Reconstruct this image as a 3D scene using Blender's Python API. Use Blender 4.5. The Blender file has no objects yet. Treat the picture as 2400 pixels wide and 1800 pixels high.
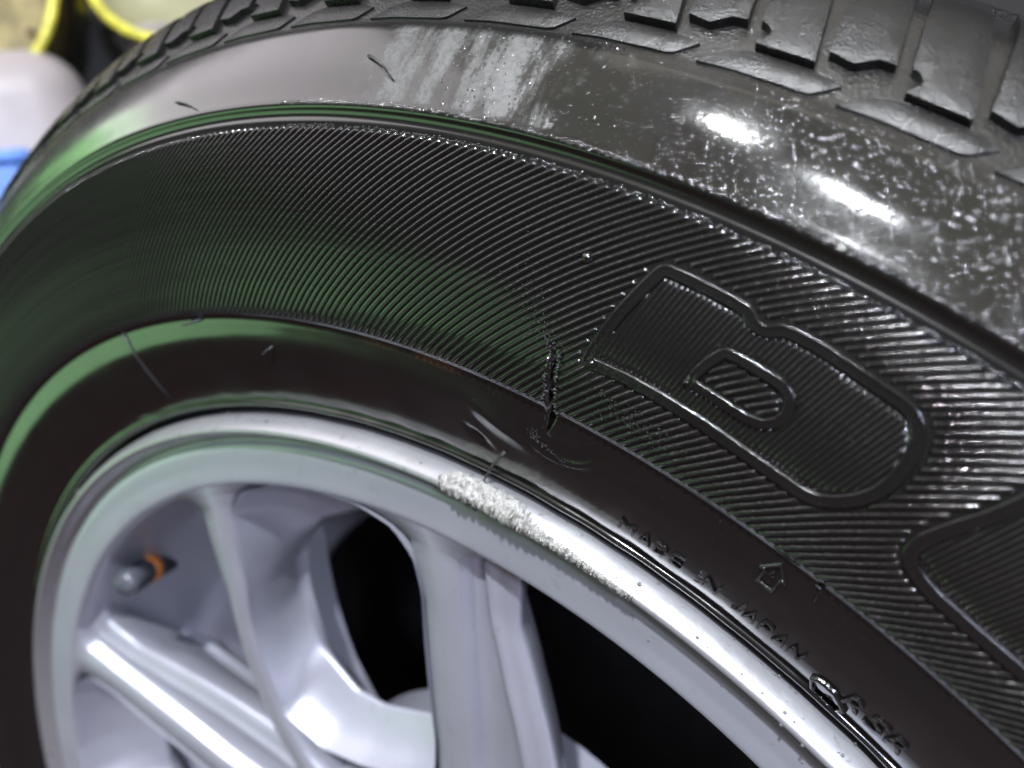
import bpy, bmesh, math, random
import numpy as np
from mathutils import Vector, Matrix, Euler
from mathutils.geometry import delaunay_2d_cdt

random.seed(7); rng = np.random.default_rng(11)
SC = bpy.context.scene
COL = SC.collection
H = 0.355                                  # height of the wheel's axle above the floor

# ------------------------------------------------------------------ camera
cam_d = bpy.data.cameras.new('camera'); cam = bpy.data.objects.new('camera', cam_d); COL.objects.link(cam)
right = Vector((0.8091589, 0.56630883, -0.15670415)); down = Vector((-0.00116871, -0.26513802, -0.96420976)); fwd = Vector((-0.58758873, 0.78038205, -0.21387694))
M = Matrix.Identity(4)
for i, v in enumerate((right, -down, -fwd)):
    for j in range(3): M[j][i] = v[j]
M.translation = Vector((0.19953, -0.13806, 0.27902 + H))
cam.matrix_world = M
cam_d.sensor_width = 36; cam_d.sensor_fit = 'HORIZONTAL'; cam_d.lens = 29.11
cam_d.clip_start = 0.005; cam_d.clip_end = 100
cam_d.dof.use_dof = True; cam_d.dof.focus_distance = 0.166; cam_d.dof.aperture_fstop = 10.5
SC.camera = cam

# ------------------------------------------------------------------ world and lamps
w = bpy.data.worlds.new('World'); SC.world = w; w.use_nodes = True
bg = w.node_tree.nodes['Background']; bg.inputs[0].default_value = (0.055, 0.053, 0.058, 1); bg.inputs[1].default_value = 1.0
SC.view_settings.view_transform = 'Standard'; SC.view_settings.look = 'None'
SC.cycles.use_denoising = True; SC.cycles.caustics_reflective = False; SC.cycles.caustics_refractive = False; SC.cycles.sample_clamp_indirect = 4.0; SC.cycles.use_adaptive_sampling = False
SC.view_settings.exposure = 0.25; SC.view_settings.gamma = 1.0

def area(name, loc, target, sx, sy, power, col):
    d = bpy.data.lights.new(name, 'AREA'); d.shape = 'RECTANGLE'; d.size = sx; d.size_y = sy
    d.energy = power; d.color = col
    o = bpy.data.objects.new(name, d); COL.objects.link(o); o.location = loc
    o.rotation_euler = (Vector(target) - Vector(loc)).to_track_quat('-Z', 'Y').to_euler(); return o
def bulb(name, loc, rad, power, col):
    d = bpy.data.lights.new(name, 'POINT'); d.shadow_soft_size = rad; d.energy = power; d.color = col
    o = bpy.data.objects.new(name, d); COL.objects.link(o); o.location = loc; return o
bulb('work_lamp', (0.57, -0.84, 1.72), 0.034, 150.0, (0.90, 0.94, 1.0))
bulb('second_lamp', (0.31, -0.60, 2.02), 0.034, 46.0, (0.94, 0.96, 1.0))
area('ceiling_light', (0.9, 0.50, 2.4), (0.9, 0.5, 0.5), 1.9, 1.7, 6.0, (1.0, 0.95, 0.85))
area('ceiling_panel', (0.75, -1.2, 2.45), (0.75, -.6, 0.65), 3.4, 2.2, 10.5, (1.0, 0.97, 0.80))
bulb('side_lamp', (1.15, -0.78, 0.98), 0.08, 42.0, (0.74, 0.80, 1.0))
area('soft_grey_fill', (-0.95, -0.40, 1.74), (0.05, 0, 0.65), 1.1, 0.95, 7.0, (1.0, 0.94, 0.98))  # added area lamp, no window: mirrored as the grey sheen on the shoulder
g1 = area('green_surround_fill', (-0.96, -0.68, 0.42), (0.05, 0, 0.6), 1.05, 0.46, .38, (0.50, 1.0, 0.48)); g1.data.spread = math.radians(75)  # added lamp standing in for green surroundings mirrored in the rubber
g2 = area('green_patch_fill', (-1.15, -0.12, 1.14), (0.05, -.05, 0.66), 0.15, 0.42, 0.045, (0.45, 1.0, 0.38)); g2.data.spread = math.radians(55)  # added lamp, only there for the green patch mirrored on the shoulder

# ------------------------------------------------------------------ helpers
def tag(o, label=None, cat=None, group=None, kind=None):
    if label: o['label'] = label
    if cat: o['category'] = cat
    if group: o['group'] = group
    if kind: o['kind'] = kind
    return o
def link(name, me, parent=None, mat=None):
    o = bpy.data.objects.new(name, me); COL.objects.link(o)
    if mat is not None and me is not None and not me.materials: me.materials.append(mat)
    if parent: o.parent = parent
    return o
def pmesh(name, V, F, smooth=True):
    me = bpy.data.meshes.new(name); me.from_pydata([tuple(map(float, v)) for v in V], [], [tuple(map(int, f)) for f in F])
    me.update()
    if smooth: me.shade_smooth()
    return me
def nrm(me):
    bm = bmesh.new(); bm.from_mesh(me); bmesh.ops.recalc_face_normals(bm, faces=bm.faces); bm.to_mesh(me); bm.free()

class NT:
    def __init__(s, name):
        s.m = bpy.data.materials.new(name); s.m.use_nodes = True; s.t = s.m.node_tree
        s.b = s.t.nodes['Principled BSDF']; s.oc = None
    def n(s, typ, **kw):
        x = s.t.nodes.new(typ)
        for k, v in kw.items():
            if k.startswith('i_'): x.inputs[k[2:].replace('_', ' ')].default_value = v
            else: setattr(x, k, v)
        return x
    def l(s, a, b): s.t.links.new(a, b)
    def obj(s):
        if not s.oc: s.oc = s.n('ShaderNodeTexCoord')
        return s.oc.outputs['Object']
    def noise(s, scale, detail=3, rough=.55, vec=None, dist=0):
        x = s.n('ShaderNodeTexNoise'); x.inputs['Scale'].default_value = scale; x.inputs['Detail'].default_value = detail
        x.inputs['Roughness'].default_value = rough; x.inputs['Distortion'].default_value = dist
        s.l(vec or s.obj(), x.inputs['Vector']); return x.outputs['Fac']
    def voro(s, scale, vec=None):
        x = s.n('ShaderNodeTexVoronoi'); x.inputs['Scale'].default_value = scale; s.l(vec or s.obj(), x.inputs['Vector']); return x.outputs['Distance']
    def ramp(s, f, a, b, smooth=True):
        x = s.n('ShaderNodeMapRange'); x.interpolation_type = 'SMOOTHSTEP' if smooth else 'LINEAR'
        x.inputs['From Min'].default_value = a; x.inputs['From Max'].default_value = b; s.l(f, x.inputs['Value']); return x.outputs['Result']
    def math(s, op, a, b=None):
        x = s.n('ShaderNodeMath'); x.operation = op
        for i, v in enumerate((a, b)):
            if v is None: continue
            if isinstance(v, (int, float)): x.inputs[i].default_value = v
            else: s.l(v, x.inputs[i])
        return x.outputs[0]
    def attr(s, name):
        x = s.n('ShaderNodeAttribute'); x.attribute_name = name; return x.outputs['Fac']
    def mix(s, f, a, b):
        x = s.n('ShaderNodeMix'); x.data_type = 'RGBA'
        s.l(f, x.inputs['Factor'])
        for k, v in (('A', a), ('B', b)):
            sock = [q for q in x.inputs if q.name == k and q.type == 'RGBA'][0]
            if isinstance(v, tuple): sock.default_value = (*v, 1)
            else: s.l(v, sock)
        return [q for q in x.outputs if q.type == 'RGBA'][0]
    def val(s, f, lo, hi):                    # lo + f*(hi-lo)
        return s.math('ADD', s.math('MULTIPLY', f, hi - lo), lo)
    def bump(s, h, strength, dist, prev=None):
        x = s.n('ShaderNodeBump'); x.inputs['Distance'].default_value = dist
        if isinstance(strength, (int, float)): x.inputs['Strength'].default_value = strength
        else: s.l(strength, x.inputs['Strength'])
        s.l(h, x.inputs['Height'])
        if prev: s.l(prev, x.inputs['Normal'])
        return x.outputs['Normal']
    def set(s, **kw):
        for k, v in kw.items():
            sock = s.b.inputs[k.replace('_', ' ')]
            if isinstance(v, bpy.types.NodeSocket): s.l(v, sock)
            elif isinstance(v, tuple): sock.default_value = (*v, 1)
            else: sock.default_value = v
        return s.m

def rubber_plain(name, rough=.30, grain=.5, base=(.0065, .0062, .0060), dust=.25, gs=2600, gd=.00035, ior=1.55, fb=.05):
    t = NT(name)
    g = t.noise(gs, 3); big = t.noise(60, 4); fine = t.noise(9000, 2)
    specks = t.ramp(t.noise(1500, 2, .6), .70, .76)
    r = t.val(t.ramp(big, .3, .7), rough - .07, rough + .10)
    c = t.mix(t.math('MULTIPLY', specks, dust), base, (.10, .095, .085))
    n1 = t.bump(g, grain, gd); n2 = t.bump(fine, grain * fb, .00012, n1)
    return t.set(Base_Color=c, Roughness=r, Normal=n2, IOR=ior)

def tyre_material():
    t = NT('wet_black_rubber')
    th = t.attr('th'); sm = t.attr('sm')
    big = t.noise(55, 4, .6); g = t.noise(1500, 3); med = t.noise(700, 3); fine = t.noise(8000, 2)
    # the shoulder band is pebbly right of the pale patch, polished left of it
    pebble = t.math('MULTIPLY', t.ramp(t.math('ADD', th, t.val(big, -6, 6)), 15, 24), t.ramp(sm, 90, 94))
    shoulder = t.ramp(sm, 91.5, 93)
    # dried soap and painted white reflections as one film on the shoulder: streaky, ragged edges
    fx = t.math('ADD', th, t.math('ADD', t.val(t.noise(130, 5, .65), -3.2, 3.2), t.val(t.noise(420, 4, .7), -1.2, 1.2)))
    film_sheen = t.math('MULTIPLY', t.math('MULTIPLY', t.ramp(fx, 13.2, 14.6), t.ramp(fx, 22.6, 21.4)), t.math('MULTIPLY', t.ramp(sm, 93.6, 95.2), t.ramp(sm, 113.5, 111)))
    cx = t.n('ShaderNodeCombineXYZ'); t.l(t.math('MULTIPLY', th, .8), cx.inputs[0]); t.l(t.math('MULTIPLY', sm, .035), cx.inputs[1])
    streak = t.math('MULTIPLY', t.ramp(t.noise(1.0, 6, .62, vec=cx.outputs[0]), .34, .60), t.val(t.ramp(t.noise(1100, 3, .6), .35, .6), .55, 1.0))
    film_sheen = t.math('MULTIPLY', film_sheen, streak)
    # brown brake dust in the joint where the ribs start
    rust = t.math('MULTIPLY', t.math('MULTIPLY', t.math('MULTIPLY', t.ramp(sm, 39.5, 41.8), t.ramp(sm, 45.5, 43.8)), t.ramp(t.noise(90, 4), .40, .60)), t.math('MULTIPLY', t.ramp(th, 12, 16), t.ramp(th, 22, 19)))
    specks = t.ramp(t.noise(1500, 2, .6), .70, .77)
    c = t.mix(t.math('MULTIPLY', specks, .4), (.008, .0076, .0072), (.10, .095, .085))
    c = t.mix(t.math('MULTIPLY', rust, .55), c, (.10, .045, .022))
    c = t.mix(t.math('MULTIPLY', film_sheen, .22), c, (.30, .31, .30))
    r = t.val(t.ramp(big, .3, .7), .16, .24)
    r = t.math('ADD', r, t.math('MULTIPLY', film_sheen, .30))
    r = t.math('SUBTRACT', r, t.math('MULTIPLY', pebble, .11)); r = t.math('ADD', r, t.math('MULTIPLY', t.ramp(sm, 112.5, 115), .16))
    n1 = t.bump(med, t.val(pebble, .012, .035), .0005)
    n2 = t.bump(g, t.math('ADD', t.val(pebble, .005, .02), t.math('MULTIPLY', t.ramp(sm, 112.5, 115), .32)), .0005, n1)
    n3 = t.bump(fine, t.val(film_sheen, .0, .7), .00015, n2)
    return t.set(Base_Color=c, Roughness=r, Normal=n3, IOR=1.55, Coat_Weight=.5, Coat_Roughness=t.val(t.math('MAXIMUM', pebble, t.ramp(sm, 92, 88)), .24, .045), Coat_Normal=n3)

M_TYRE = tyre_material()
M_RIB = rubber_plain('ribbed_rubber', .13, .5, gs=900, gd=.0004, ior=1.62)
M_LET = rubber_plain('letter_rubber', .14, .35, gs=1100, gd=.0003, ior=1.72)
M_TREAD = rubber_plain('tread_rubber', .26, .42, (.009, .0088, .0088), .2, 2000, .0005, fb=.35)
M_CUT = rubber_plain('torn_rubber', .30, 1.0, (.035, .035, .038), .9)

M_WET = rubber_plain('wet_bead_rubber', .10, .0, (.01, .01, .01), 0., ior=1.95)
def alloy_material():
    t = NT('silver_alloy')
    big = t.noise(35, 4, .6); g = t.noise(2200, 3); dirt = t.ramp(t.noise(240, 5, .7), .58, .74); dots = t.ramp(t.voro(420), .10, .04)
    c = t.mix(t.math('MULTIPLY', dirt, .35), (.39, .395, .455), (.19, .185, .17))
    c = t.mix(t.math('MULTIPLY', dots, .25), c, (.25, .24, .22))
    lip = t.attr('lip')
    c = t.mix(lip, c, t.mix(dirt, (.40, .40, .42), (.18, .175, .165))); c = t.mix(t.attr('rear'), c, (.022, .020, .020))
    r = t.math('SUBTRACT', t.val(t.ramp(big, .3, .7), .38, .50), t.math('MULTIPLY', lip, .06))
    n = t.bump(t.noise(520, 5, .65), t.val(lip, .05, .16), .0005)
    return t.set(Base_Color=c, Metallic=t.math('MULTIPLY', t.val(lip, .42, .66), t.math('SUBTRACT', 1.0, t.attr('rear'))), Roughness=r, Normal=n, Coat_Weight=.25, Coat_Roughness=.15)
M_RIM = alloy_material()
def scuff_material():
    t = NT('scraped_aluminium')
    mp = t.n('ShaderNodeMapping'); t.l(t.obj(), mp.inputs['Vector']); mp.inputs['Rotation'].default_value = (0, math.radians(25), 0); mp.inputs['Scale'].default_value = (1, 1, .22)
    g = t.noise(1300, 6, .75, dist=.5, vec=mp.outputs[0]); d = t.ramp(t.noise(420, 6, .75, dist=.8), .44, .66); dk = t.ramp(t.noise(800, 4, .7, vec=mp.outputs[0]), .60, .70)
    c = t.mix(d, (.52, .515, .49), (.20, .19, .165)); c = t.mix(t.math('MULTIPLY', dk, .6), c, (.10, .095, .085))
    n = t.bump(g, .9, .0009)
    return t.set(Base_Color=c, Metallic=.35, Roughness=.36, Normal=n)
M_SCUFF = scuff_material()
def simple(name, col, rough=.5, metal=0., nscale=60, namp=.25, bump=.1, **kw):
    t = NT(name); f = t.ramp(t.noise(nscale, 4), .3, .7)
    c = t.mix(f, tuple(x * (1 - namp) for x in col), tuple(min(1, x * (1 + namp)) for x in col))
    n = t.bump(t.noise(nscale * 12, 3), bump, .001)
    return t.set(Base_Color=c, Roughness=rough, Metallic=metal, Normal=n, **kw)
def drop_material():
    t = NT('water'); return t.set(Base_Color=(.9, .92, .93), Roughness=.03, IOR=1.33, Transmission_Weight=.9)
M_DROP = drop_material()

# ------------------------------------------------------------------ tyre profile  (r, z towards viewer)
PTS = [(.2280,-.0120),(.2318,-.0085),(.2332,-.0048),(.2341,-.0032),(.2350,-.0028),(.2358,-.0036),(.2367,-.0028),(.2400,-.0008),(.2440,.0012),(.2490,.0035),(.2550,.0060),(.2600,.0072),(.2620,.0077),(.2634,.0088),(.2660,.0096),(.2720,.0106),(.2850,.0108),(.2980,.0088),(.3070,.0062),(.3083,.0061),(.3090,.0057),(.3102,.0058),(.3112,.0064),(.3120,.0063),(.3132,.0056),(.3200,.0016),(.3270,-.0040),(.3290,-.0064),(.3342,-.0117),(.3396,-.0176),(.3432,-.0223),(.3456,-.0273),(.3470,-.0342),(.3485,-.0500),(.3500,-.0800),(.3505,-.1100),(.3495,-.1500),(.3460,-.1800),(.3380,-.2000),(.3150,-.2150),(.2800,-.2200),(.2500,-.2120),(.2380,-.2000)]
def dense(pts, st):
    p = np.array(pts); o = []
    for i in range(len(p) - 1):
        a = p[max(i-1, 0)]; b = p[i]; c = p[i+1]; d = p[min(i+2, len(p)-1)]
        L = np.linalg.norm(c - b)
        m1 = (c - a) / max(np.linalg.norm(c-b) + np.linalg.norm(b-a), 1e-9) * L
        m2 = (d - b) / max(np.linalg.norm(d-c) + np.linalg.norm(c-b), 1e-9) * L
        n = max(2, int(np.ceil(L / st)))
        for k in range(n):
            t = k / n; o.append((2*t**3-3*t*t+1)*b + (t**3-2*t*t+t)*m1 + (-2*t**3+3*t*t)*c + (t**3-t*t)*m2)
    o.append(p[-1]); return np.array(o)
PD = dense(PTS, .0008); PS = np.concatenate([[0], np.cumsum(np.hypot(*np.diff(PD, axis=0).T))])
_t = np.gradient(PD, PS, axis=0); _t /= np.linalg.norm(_t, axis=1, keepdims=True)
PN = np.stack([-_t[:, 1], _t[:, 0]], 1)
def surf(th, sm, h=0.0):
    """th in degrees, sm in mm along the profile, h in mm above the rubber -> wheel-centred coordinates"""
    th = np.radians(np.asarray(th, float)); s = np.asarray(sm, float) / 1000; h = np.asarray(h, float) / 1000
    r = np.interp(s, PS, PD[:, 0]); z = np.interp(s, PS, PD[:, 1])
    nr = np.interp(s, PS, PN[:, 0]); nz = np.interp(s, PS, PN[:, 1])
    r = r + nr * h; z = z + nz * h
    return np.stack([r * np.sin(th), -z * np.ones_like(th), r * np.cos(th)], -1)
def rad(sm): return np.interp(np.asarray(sm, float) / 1000, PS, PD[:, 0]) * 1000   # mm

# ------------------------------------------------------------------ the wheel
wheel = bpy.data.objects.new('car_wheel', None); COL.objects.link(wheel); wheel.empty_display_size = .1
tag(wheel, 'wet black tyre with split sidewall on a scuffed silver alloy wheel', 'car wheel')

CRACK = [(23.14,64.0),(23.83,60.1),(24.31,58.4),(24.64,56.1),(24.73,54.3),(24.67,52.5),(24.72,50.0),(24.78,47.8),(24.8,45.5),(24.86,43.6),(24.9,41.1),(24.84,39.5),(24.74,37.5),(24.63,35.4)]
CK = np.array(CRACK)[::-1]
def crack_dist(th, sm):                      # signed mm from the crack line along theta, and width at that sm
    c = np.interp(sm, CK[:, 1], CK[:, 0]); d = (th - c) * np.pi / 180 * rad(sm)
    wd = np.interp(sm, [34.5, 36, 40, 46, 52, 55, 57.5, 64], [.05, .38, .80, .74, .60, .36, .0, .0])
    wd = np.where((sm < 34.5) | (sm > 64), 0, wd); return d, wd

def smooth_noise(x, y, seed=0):
    r = np.random.default_rng(seed); o = np.zeros_like(x)
    for k in range(7):
        a, b, p = r.normal(0, 1, 2).tolist() + [r.uniform(0, 6.28)]; o = o + np.sin(a * x + b * y + p) / 7 ** .5
    return o

def build_tyre():
    ths = np.unique(np.round(np.concatenate([np.arange(-180, -95, 1.5), np.arange(-95, 8, .5), np.arange(8, 48, .1), np.arange(48, 70, .5), np.arange(70, 180, 1.5)]), 3))
    ss = PS * 1000
    T, S = np.meshgrid(ths, ss, indexing='ij')
    h = np.zeros_like(T)
    # split in the rubber
    d, wd = crack_dist(T, S); jag = .16 * smooth_noise(T * 9, S * 2.2, 3)
    k = np.clip(1 - (np.abs(d + jag) / np.maximum(wd, 1e-3)) ** 2, 0, 1) * (wd > .03)
    h -= 2.2 * k
    lip = np.exp(-((np.abs(d + jag) - wd - .35) / .35) ** 2) * (wd > .1); h += .30 * lip
    # gouge under the split: hollow with raised rim, and the bulge next to it
    def blob(t0, s0, at, as_, ang=0.):
        x = (T - t0) * np.pi / 180 * 252; y = S - s0; c, s = math.cos(ang), math.sin(ang)
        return ((x * c + y * s) / at) ** 2 + ((-x * s + y * c) / as_) ** 2
    q = blob(25.5, 33.6, 6.2, 3.4, .30); h -= .75 * np.exp(-q ** 1.4) ; h += .30 * np.exp(-((np.sqrt(q) - 1.22) / .16) ** 2) * (S < 34 + .0 * S)
    q = blob(24.2, 36.6, 2.0, 3.6, -.5); h -= .8 * np.exp(-q)
    q = blob(21.9, 31.3, 6.5, 2.6, -.35); h += .9 * np.exp(-q)
    q = blob(23.2, 36.0, 2.2, 5.5, -.30); h -= .35 * np.exp(-q)
    q = blob(20.3, 23.8, 3.0, 1.0, -.5); h -= .8 * np.exp(-q)
    h += .012 * smooth_noise(T * 1.5, S * .3, 5) * (S < 42) * (S > 14)
    h += .015 * smooth_noise(T * 1.1, S * .35, 8) * (S > 94) * (S < 112)
    # scalloped wear where the flange meets the bead
    h += .10 * smooth_noise(T * 2.3, S * .2, 9) * np.exp(-((S - 13) / 3) ** 2)
    V = surf(T.ravel(), S.ravel(), h.ravel()); nt, ns = T.shape
    idx = np.arange(nt * ns).reshape(nt, ns); nx = np.roll(idx, -1, axis=0)
    F = np.stack([idx[:, :-1], nx[:, :-1], nx[:, 1:], idx[:, 1:]], -1).reshape(-1, 4)
    me = bpy.data.meshes.new('tyre'); me.vertices.add(len(V)); me.vertices.foreach_set('co', V.astype(np.float32).ravel())
    me.loops.add(F.size); me.loops.foreach_set('vertex_index', F.astype(np.int32).ravel())
    me.polygons.add(len(F)); me.polygons.foreach_set('loop_start', np.arange(0, F.size, 4, dtype=np.int32)); me.polygons.foreach_set('loop_total', np.full(len(F), 4, dtype=np.int32))
    me.update(); me.validate(); me.shade_smooth()
    for nm, arr in (('th', T), ('sm', S)):
        a = me.attributes.new(nm, 'FLOAT', 'POINT'); a.data.foreach_set('value', arr.astype(np.float32).ravel())
    return me
tyre = link('tyre', build_tyre(), wheel, M_TYRE); tyre.location = (0, 0, H)

# ------------------------------------------------------------------ raised lettering, traced as (theta deg, s mm)
L1 = [(27.73,79.54),(28.59,79.57),(29.54,79.47),(30.35,79.32),(30.76,79.15),(31.01,78.24),(31.27,77.22),(31.46,77.62),(31.75,78.9),(32.24,79.4),(33.16,79.44),(34.22,79.06),(35.15,78.74),(36.0,78.57),(36.43,77.95),(36.8,76.45),(37.07,74.25),(37.22,71.16),(37.23,66.99),(37.07,63.38),(36.73,60.4),(36.2,57.61),(35.64,55.79),(35.05,55.2),(34.03,55.3),(32.24,55.7),(30.73,56.2),(29.25,56.5),(27.74,56.6),(26.3,56.22),(25.85,56.56),(25.88,57.93),(26.09,61.91),(26.55,68.71),(26.99,73.98),(27.33,77.88),(27.49,79.01)]
C1 = [(30.76,69.53),(31.16,69.68),(32.13,69.55),(32.71,69.36),(33.04,68.39),(33.14,66.68),(33.05,65.19),(32.75,63.83),(32.27,63.35),(31.47,63.45),(30.63,63.75),(30.23,63.75),(30.31,64.93),(30.53,67.56)]
L2 = [(39.95,79.2),(39.74,76.67),(39.58,74.3),(39.35,71.33),(38.94,67.5),(38.52,62.67),(38.45,59.98),(38.52,58.3),(38.84,56.55),(39.3,55.5),(40.09,54.6),(41.42,54.2),(42.59,54.1),(44.5,54.3),(46.5,54.5),(48.2,54.8),(48.9,56.2),(49.3,60.5),(49.8,70.0),(50.1,77.5),(49.8,79.2),(48.0,79.4),(44.0,79.4),(41.5,79.4)]
RM = 283.0                                   # metric radius used to unroll the lettering band
def unroll(loop): return np.array([((t) * math.pi / 180 * RM, s) for t, s in loop])
def roll(P): return P[..., 0] / RM * 180 / math.pi, P[..., 1]
def resample(P, n, passes=1):
    Q = np.vstack([P, P[:1]]); L = np.concatenate([[0], np.cumsum(np.linalg.norm(np.diff(Q, axis=0), axis=1))])
    u = np.linspace(0, L[-1], n, endpoint=False); R = np.stack([np.interp(u, L, Q[:, 0]), np.interp(u, L, Q[:, 1])], 1)
    for _ in range(passes): R = .25 * np.roll(R, 1, 0) + .5 * R + .25 * np.roll(R, -1, 0)
    return R
def area2(P): return .5 * np.sum(P[:, 0] * np.roll(P[:, 1], -1) - np.roll(P[:, 0], -1) * P[:, 1])
def normals(P):                              # inward normals
    t = np.roll(P, -1, 0) - np.roll(P, 1, 0); t /= np.linalg.norm(t, axis=1, keepdims=True) + 1e-12
    n = np.stack([-t[:, 1], t[:, 0]], 1); return n if area2(P) > 0 else -n
def offset(P, d, passes=2):
    Q = P + normals(P) * d
    for _ in range(passes): Q = .25 * np.roll(Q, 1, 0) + .5 * Q + .25 * np.roll(Q, -1, 0)
    return Q
def inside(pt, P):
    x, y = pt[..., 0], pt[..., 1]; c = np.zeros(x.shape, bool)
    for a, b in zip(P, np.roll(P, -1, 0)):
        cond = ((a[1] > y) != (b[1] > y)); xi = (b[0]-a[0]) * (y - a[1]) / ((b[1]-a[1]) if abs(b[1]-a[1]) > 1e-12 else 1e-12) + a[0]
        c ^= cond & (x < xi)
    return c
def band_mesh(name, loop, W, sect, sign=1, n=280):
    """closed raised band along a loop; sect = [(fraction of the width, height mm)]"""
    P = resample(unroll(loop), n); V = []; F = []
    for j, (f, h) in enumerate(sect):
        Q = offset(P, sign * f * W) if f > 0 else P
        th, s = roll(Q); V.append(surf(th, s, h))
    V = np.concatenate(V); k = len(sect)
    for j in range(k - 1):
        for i in range(n):
            a = j * n + i; b = j * n + (i + 1) % n; F.append((a, b, b + n, a + n))
    me = pmesh(name, V, F); nrm(me); return me
SECT = [(0, -.15), (.01, .40), (.05, .64), (.12, .70), (.30, .60), (.55, .54), (.82, .58), (.93, .56), (.985, .35), (1.0, -.15)]
letter1 = link('raised_letter', band_mesh('raised_letter', L1, 2.25, SECT), tyre, M_LET)
letter1['label'] = 'raised outline of the large letter beside the split'
counter = link('letter_counter', band_mesh('letter_counter', C1, 1.9, SECT, -1), tyre, M_LET)
letter2 = link('raised_letter', band_mesh('raised_letter', L2, 2.25, SECT), tyre, M_LET)
letter2['label'] = 'raised outline of the next letter cut off by the frame'
L1u = resample(unroll(L1), 220); L2u = resample(unroll(L2), 220); C1u = resample(unroll(C1), 220)
L1i = offset(L1u, 2.2); L2i = offset(L2u, 2.2); C1o = offset(C1u, -1.85)

def ridge(path_th, path_s, width, height, nsec=4, taper=2, base=0.0, wob=None):
    """a rounded ridge along (theta, s); returns V,F"""
    th = np.asarray(path_th, float); s = np.asarray(path_s, float); n = len(th)
    X = np.stack([np.radians(th) * rad(s), s], 1); t = np.gradient(X, axis=0); t /= np.linalg.norm(t, axis=1, keepdims=True) + 1e-12
    nn = np.stack([-t[:, 1], t[:, 0]], 1); V = []; F = []
    prof = {3: [(-1, -.1), (0, 1), (1, -.1)], 4: [(-1, -.12), (-.80, .42), (-.42, .86), (0, 1), (.42, .86), (.80, .42), (1, -.12)]}[nsec]
    for i in range(n):
        e = min(i, n - 1 - i); f = 1.0 if e >= taper else (.15, .75)[min(e, 1)]
        for a, h in prof:
            p = X[i] + nn[i] * a * width / 2; hh = height * h * (f if h > 0 else 1) + base
            if wob is not None: hh = hh * (1 + wob[i] * (h > 0))
            V.append((math.degrees(p[0] / rad(s[i])), p[1], hh))
    V = np.array(V); V = surf(V[:, 0], V[:, 1], V[:, 2]); m = len(prof)
    for i in range(n - 1):
        for j in range(m - 1):
            a = i * m + j; F.append((a, a + 1, a + m + 1, a + m))
    F.append(tuple(range(m))); F.append(tuple(range((n - 1) * m, n * m))[::-1])
    return V, F
def segs(mask):
    out = []; i = 0
    while i < len(mask):
        if mask[i]:
            j = i
            while j + 1 < len(mask) and mask[j + 1]: j += 1
            if j - i >= 3: out.append((i, j))
            i = j + 1
        else: i += 1
    return out
def fine_ribs(Lin, hole, th0, th1, slope):
    VV = []; FF = []; off = 0; t = th0
    while t < th1:
        s = np.arange(54.0, 80.0, .25); th = t + slope * (s - 56)
        u = np.stack([np.radians(th) * RM, s], 1); m = inside(u, Lin)
        if hole is not None: m &= ~inside(u, hole)
        for i, j in segs(m):
            step = max(1, (j - i) // 10); ii = np.unique(np.concatenate([np.arange(i, j, step), [j]]))
            V, F = ridge(th[ii], s[ii], .74, .46, 3, 1); VV.append(V); FF += [tuple(q + off for q in f) for f in F]; off += len(V)
        t += .203
    me = pmesh('fine_ribs', np.concatenate(VV), FF); nrm(me); return me
f1 = link('fine_ribs', fine_ribs(L1i, C1o, 22, 42, .056), tyre, M_LET); f1['kind'] = 'stuff'
f2 = link('fine_ribs', fine_ribs(L2i, None, 34, 52, .056), tyre, M_LET); f2['kind'] = 'stuff'

# ------------------------------------------------------------------ the swirl of ribs round the sidewall (each its own part)
RS = np.arange(43.4, 88.3, .45)
def rib_theta(t0): return t0 + .195 * (RS - 44) + .0007 * (RS - 44) ** 2
PITCH = .422
def rib_mask(t0):
    th = rib_theta(t0); u = np.stack([np.radians(th) * RM, RS], 1)
    m = ~(inside(u, offset(L1u, -.35)) & ~inside(u, C1u)); m &= ~inside(u, offset(L2u, -.35))
    d, wd = crack_dist(th, RS); m &= ~((np.abs(d + .3 * np.sin(RS * 3.1)) < wd + .30) & (wd > .08))
    return m
def rib_piece(i, j, t0):
    th = rib_theta(t0)
    ii = np.unique(np.concatenate([[i, i + 1], np.arange(i + 2, j - 1, 5), [j - 1, j]]))
    V, F = ridge(th[ii], RS[ii], 1.16, .52, 4, 2); me = pmesh('rib', V, F); nrm(me); return me
full = rib_piece(0, len(RS) - 1, 0.0); full.materials.append(M_RIB)
k0, k1 = int(-78 / PITCH), int(47.5 / PITCH)
rest_V = []; rest_F = []; ro = 0
for k in range(k0, k1):
    t0 = k * PITCH + .15 * PITCH
    m = rib_mask(t0)
    if m.all():
        o = link('rib', full, tyre); o.rotation_euler = (0, math.radians(t0), 0)
    else:
        for i_, j_ in segs(m): link('rib', rib_piece(i_, j_, t0), tyre, M_RIB)
fv = np.array([v.co[:] for v in full.vertices]); ff = [tuple(p.vertices) for p in full.polygons]
for k in range(k1, k0 + int(360 / PITCH)):     # the far side that the photograph does not show, joined
    a = math.radians(k * PITCH + .15 * PITCH); c, s = math.cos(a), math.sin(a)
    rest_V.append(np.stack([fv[:, 0] * c + fv[:, 2] * s, fv[:, 1], -fv[:, 0] * s + fv[:, 2] * c], 1)); rest_F += [tuple(q + ro for q in f) for f in ff]; ro += len(fv)
rr = link('far_ribs', pmesh('far_ribs', np.concatenate(rest_V), rest_F), tyre, M_RIB); rr['kind'] = 'stuff'

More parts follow.
